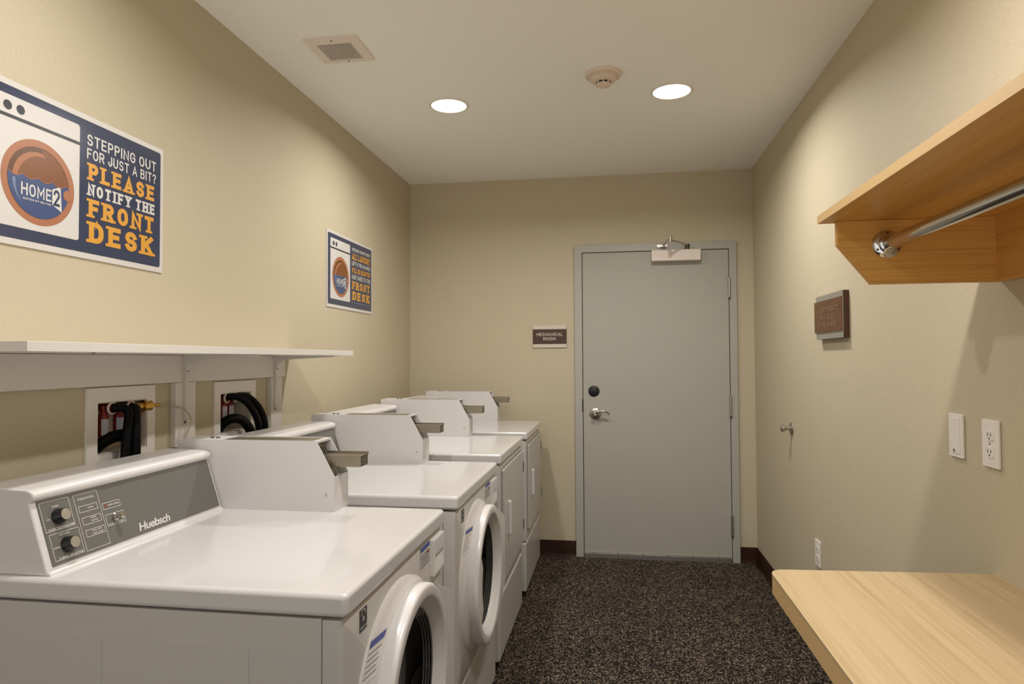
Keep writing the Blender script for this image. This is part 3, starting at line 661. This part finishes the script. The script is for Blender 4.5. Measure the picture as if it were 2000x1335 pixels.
# ------------------------------------------------------------------ posters
def poster(y_left, z0, label, lines, small):
    PW, PH = .630, .397
    t = thing('poster', (0, y_left+PW/2, z0), label, 'poster', 'laundry notice posters')
    obj('sheet', box((.0004, y_left, z0), (.004, y_left+PW, z0+PH)), 'poster_paper', t, smooth=False)
    F = Frame((.004, y_left, z0), (0, 1, 0), (0, 0, 1)); L = .00035
    F.poly('blue_field', rrect(.013, .016, .617, .382, .008), L, 'poster_blue', t)
    F.poly('washer_picture', rrect(.043, .045, .296, .360, .008), 2*L, 'poster_white', t)
    F.poly('picture_divider', [(.043, .305), (.296, .305), (.296, .3135), (.043, .3135)], 3*L, 'poster_grey', t)
    for x in (.081, .116):
        bm = bmesh.new(); F.ring(bm, (x, .334), .0002, .0115, 3*L, 28); obj('picture_dial', bm, 'poster_grey', t, smooth=False, nrm=False)
    c = (.172, .168); R0 = .107; R1 = .0895
    bm = bmesh.new(); F.ring(bm, c, R1-.001, R0, 3*L, 64); F.ring(bm, (c[0]+R1-.004, c[1]-.012), .0002, .0145, 6*L, 24); obj('picture_door_ring', bm, 'poster_salmon', t, smooth=False, nrm=False)
    bm = bmesh.new(); F.ring(bm, c, .0002, R1, 3*L, 64); obj('picture_drum', bm, 'poster_brown', t, smooth=False, nrm=False)
    # inner shade and gleam on the left of the drum
    def crescent(ro, ci, ri, off, m, nm):
        bm = bmesh.new(); T = F.T(off); A, B = [], []
        for i in range(25):
            a = math.radians(85+150*i/24); A.append(bm.verts.new(T(c[0]+ro*math.cos(a), c[1]+ro*math.sin(a)))); B.append(bm.verts.new(T(ci[0]+ri*math.cos(a), ci[1]+ri*math.sin(a))))
        for i in range(24): bm.faces.new((A[i], A[i+1], B[i+1], B[i]))
        obj(nm, bm, m, t, smooth=False, nrm=False)
    crescent(R1, c, R1-.013, 4*L, 'poster_rust', 'picture_shade')
    crescent(R1-.013, (c[0]+.010, c[1]-.006), R1-.016, 4*L, 'poster_salmon', 'picture_gleam')
    # water with scalloped waves
    zl = c[1]+.010; xs = []
    for i in range(49):
        x = -R1+.002+(2*R1-.004)*i/48; ph = (x+R1)/.042 % 1; xs.append((x, zl-c[1]-.009*math.sin(PI*ph)+.003))
    top = [(c[0]+x, c[1]+y) for x, y in xs if x*x+y*y < R1*R1]
    a0 = math.atan2(top[-1][1]-c[1], top[-1][0]-c[0]); a1 = math.atan2(top[0][1]-c[1], top[0][0]-c[0])-2*PI
    if a1 < -2*PI: a1 += 2*PI
    low = [(c[0]+R1*math.cos(a0+(a1-a0)*i/40), c[1]+R1*math.sin(a0+(a1-a0)*i/40)) for i in range(1, 40)]
    F.poly('picture_water', (top+low)[::-1], 5*L, 'poster_water', t)
    LIFT[0] = 0; LIFT[1] = F.n; bm = bmesh.new(); ribbon(bm, top, .0018, (lambda q: F.T(5.5*L)(q.x, q.y))); obj('picture_wave_line', bm, 'poster_salmon', t, smooth=False, nrm=False)
    bm = bmesh.new(); T = F.T(5.6*L); A, B = [], []
    for i in range(13):
        a = math.radians(182+48*i/12); w_ = .009*(1-i/12); A.append(bm.verts.new(T(c[0]+(R1-.012)*math.cos(a), c[1]+(R1-.012)*math.sin(a)))); B.append(bm.verts.new(T(c[0]+(R1-.012-w_-.0005)*math.cos(a), c[1]+(R1-.012-w_-.0005)*math.sin(a))))
    for i in range(12): bm.faces.new((A[i], A[i+1], B[i+1], B[i]))
    obj('picture_water_gleam', bm, 'poster_sky', t, smooth=False, nrm=False)
    bm = bmesh.new(); F.text(bm, 'HOME', c[0]-.053, c[0]+.034, c[1]-.040, c[1]-.009, 6*L, t=.15); F.text(bm, 'SUITES BY HILTON', c[0]-.048, c[0]+.032, c[1]-.0505, c[1]-.0455, 6*L, t=.2)
    T = F.T(6*L); bm.faces.new([bm.verts.new(T(*p)) for p in ((c[0]+.037, c[1]-.046), (c[0]+.067, c[1]-.060), (c[0]+.062, c[1]+.006), (c[0]+.037, c[1]-.006))])
    obj('logo_lettering', bm, 'poster_white', t, smooth=False, nrm=False)
    bm = bmesh.new(); F.text(bm, '2', c[0]+.0405, c[0]+.0600, c[1]-.047, c[1]-.005, 7*L, t=.16); obj('logo_numeral', bm, 'poster_navy', t, smooth=False, nrm=False)
    for s, y0, y1, col, slab, wt in lines:
        bm = bmesh.new(); F.text(bm, s, .321, .594, y0, y1, 2*L, t=wt, slab=slab, base_w=.52 if not slab else .48, gap=.14 if not slab else -.03)
        obj('print_line', bm, col, t, smooth=False, nrm=False)
    if small: F.poly('print_rule', [(.325, .046), (.592, .046), (.592, .0485), (.325, .0485)], 2*L, 'poster_sky', t)
Zp = 1.62
poster(-3.235, 1.62, 'large blue and white laundry poster with orange PLEASE FRONT DESK lettering, nearest', [
    ('STEPPING OUT', .315, .346, 'poster_white', False, .15), ('FOR JUST A BIT?', .278, .307, 'poster_white', False, .15),
    ('PLEASE', .220, .267, 'poster_orange', True, .235), ('NOTIFY THE', .177, .210, 'poster_white', True, .235),
    ('FRONT', .117, .168, 'poster_orange', True, .235), ('DESK', .047, .105, 'poster_orange', True, .235)], False)
poster(-1.388, 1.611, 'farther blue and white laundry poster with six lines of small lettering, by the corner', [
    ('MISSING SOMETHING?', .334, .353, 'poster_white', False, .17), ('ALL LAUNDRY', .288, .322, 'poster_orange', True, .235),
    ('LEFT IN THE MACHINES', .255, .277, 'poster_white', False, .18), ('WILL BE REMOVED', .214, .241, 'poster_orange', True, .235),
    ('AND TAKEN TO THE', .178, .203, 'poster_white', False, .18), ('FRONT', .122, .165, 'poster_orange', True, .235), ('DESK', .062, .108, 'poster_orange', True, .235)], True)

# ------------------------------------------------------------------ signs
t = thing('room_sign', (1.0, 0, 1.42), 'brown and cream MECHANICAL ROOM sign beside the grey door', 'sign')
obj('sign_plate', box((.884, -.010, 1.418), (1.116, -.0005, 1.570)), 'sign_pale', t, bevel=.001)
obj('sign_band', box((.884, -.0135, 1.444), (1.116, -.0095, 1.5445)), 'sign_brown', t, bevel=.0005)
F = Frame((.884, -.0138, 1.418), (1, 0, 0), (0, 0, 1)); bm = bmesh.new()
F.text(bm, 'MECHANICAL', .026, .206, .0805, .1015, .0004, t=.15); F.text(bm, 'ROOM', .072, .158, .050, .0715, .0004, t=.15); obj('sign_lettering', bm, 'sign_letter', t, smooth=False, nrm=False)
t = thing('wall_sign', (W, -1.59, 1.42), 'brown laundry products sign with silver ends on the right wall', 'sign')
sx = W-.022
obj('sign_backing', box((sx, -1.762, 1.418), (W-.0005, -1.424, 1.606)), 'sign_brown', t, bevel=.001)
obj('sign_face', box((sx-.004, -1.7615, 1.4185), (sx-.0005, -1.4245, 1.6055)), 'sign_silver', t, smooth=False)
obj('sign_band', box((sx-.008, -1.7615, 1.4465), (sx-.0042, -1.4125, 1.582)), 'sign_copper', t, smooth=False)
F = Frame((sx-.0084, -1.42, 1.4185), (0, -1, 0), (0, 0, 1)); bm = bmesh.new()
F.text(bm, 'LAUNDRY PRODUCTS', .035, .310, .112, .134, .0004, t=.16); F.text(bm, 'ARE AVAILABLE', .070, .275, .080, .102, .0004, t=.16); F.text(bm, 'AT THE HOMEMKT', .045, .300, .048, .070, .0004, t=.16)
obj('sign_lettering', bm, 'sign_letter_dim', t, smooth=False, nrm=False)

# ------------------------------------------------------------------ right wall fittings
def plate(name, yc, zc, label, cat, holes, w_=.073, h_=.117):
    t = thing(name, (W, yc, zc), label, cat)
    obj('cover_plate', prism(rrect(yc-w_/2, zc-h_/2, yc+w_/2, zc+h_/2, .003), 0, W-.0065, W-.0004), 'outlet_white', t, bevel=.002)
    for dz in holes:
        rc = obj('receptacle', prism(rrect(yc-.0165, zc+dz-.014, yc+.0165, zc+dz+.014, .010), 0, W-.0082, W-.006), 'outlet_white', t, bevel=.0008)
        for dy in (-.0065, .0065): obj('slot', box((W-.0086, yc+dy-.0013, zc+dz-.002), (W-.0081, yc+dy+.0013, zc+dz+.0065)), 'vent_dark', rc, smooth=False)
        obj('slot', lathe([(.0026, W-.0081), (.0026, W-.0087), (0, W-.0087)], 0, (0, yc, zc+dz-.0078), 10), 'vent_dark', rc)
    return t
p = plate('blank_plate', -2.565, 1.127, 'blank white wall plate left of the counter-height outlet', 'wall plate', ())
obj('inner_panel', prism(rrect(-2.565-.024, 1.127-.048, -2.565+.024, 1.127+.048, .004), 0, W-.0078, W-.006), 'outlet_white', p, bevel=.001)
obj('screw', lathe([(.0045, W-.0078), (.0045, W-.0092), (0, W-.0096)], 0, (0, -2.560, 1.127-.040), 12), 'steel', p)
p = plate('wall_outlet', -2.729, 1.1255, 'white duplex outlet above the wooden counter', 'outlet', (.0205, -.0205))
obj('screw', lathe([(.003, W-.0064), (.003, W-.0076), (0, W-.008)], 0, (0, -2.729, 1.1255), 10), 'steel', p)
p = plate('wall_outlet', -1.314, .447, 'white duplex outlet low on the wall, half hidden by the counter', 'outlet', (.0205, -.0205))
t = thing('door_bumper', (W, -.892, .971), 'small round steel door bumper knob on the right wall', 'door stop')
obj('wall_rose', lathe([(.032, W-.0004), (.032, W-.004), (.028, W-.009), (.014, W-.013), (0, W-.013)], 0, (0, -.892, .971), 30), 'steel', t)
obj('bumper_neck', lathe([(.011, W-.012), (.009, W-.03), (.012, W-.036)], 0, (0, -.892, .971), 20), 'steel', t)
obj('bumper_knob', lathe([(.012, W-.035), (.018, W-.039), (.018, W-.052), (.014, W-.056), (0, W-.057)], 0, (0, -.892, .971), 24), 'steel', t)

# ------------------------------------------------------------------ wooden shelf with hanging rod
YE = -4.25
t = thing('wooden_shelf', (W, -2.8, 1.517), 'maple wall shelf with chamfered end panel and a hanging rod', 'shelf')
obj('shelf_board', box((1.944, YE, 1.6735), (W-.0005, -2.769, 1.693)), 'maple_shelf', t, bevel=.0012)
obj('front_edging', box((1.9425, YE, 1.6733), (1.9445, -2.769, 1.6932)), 'maple_edge', t, smooth=False)
panel = [(1.980, 1.673), (1.980, 1.615), (2.057, 1.517), (W-.0005, 1.517), (W-.0005, 1.673)]
for y in (-2.799, YE+.02): obj('end_panel', prism(panel, 1, y, y+.018), 'maple_panel', t, bevel=.0008)
obj('wall_cleat', box((2.333, YE+.038, 1.517), (W-.0005, -2.7995, 1.673)), 'maple_shelf', t, smooth=False)
bm = bmesh.new()
obj('panel_screw', lathe([(.002, -2.7992), (.002, -2.8002), (0, -2.8004)], 1, (2.124, 0, 1.611), 8), 'dark_metal', t)
t = thing('hanging_rod', (2.092, -3.5, 1.613), 'chrome hanging rod under the maple shelf', 'rod')
obj('rod', tube([(2.092, YE+.04, 1.613), (2.092, -2.802, 1.613)], .0162, 28), 'chrome', t)
for y, s in ((-2.7995, -1), (YE+.0385, 1)):
    fl = obj('flange', lathe([(.0335, y), (.0335, y+s*.003), (.030, y+s*.006), (.022, y+s*.008), (.0205, y+s*.016), (.0165, y+s*.018)], 1, (2.092, 0, 1.613), 36), 'chrome', t)
    for a in (90, 210, 330):
        a = math.radians(a); obj('screw', lathe([(.003, y+s*.005), (.003, y+s*.0078), (0, y+s*.0082)], 1, (2.092+.027*math.cos(a), 0, 1.613+.027*math.sin(a)), 10), 'dark_metal', fl)

# ------------------------------------------------------------------ folding counter
t = thing('folding_counter', (2.08, -3.4, .757), 'pale maple wall counter with rounded corner below the shelf', 'counter')
pts = [(W-.0005, YE), (W-.0005, -2.722)]
cxr = .038; pts += [(1.816+cxr+cxr*math.cos(math.radians(90+90*i/8)), -2.757+.0-cxr+cxr*math.sin(math.radians(90+90*i/8))) for i in range(9)]
pts += [(1.816, YE)]
obj('counter_top', prism(pts, 2, .7985, .807), 'maple_top', t, bevel=.001)
def inset(ps, d): return [(min(x+d, W-.0005) if x < W-.01 else x, y-d if y > YE+.01 else y) for x, y in ps]
obj('counter_edge', prism(inset(pts, .0006), 2, .757, .7983), 'maple_edge', t, smooth=True)
for y in (-3.05, -3.9):
    obj('support_bracket', prism([(W-.001, .756), (1.98, .756), (1.98, .735), (W-.04, .48), (W-.001, .48)], 1, y-.012, y+.012), 'maple_edge', t, bevel=.001)
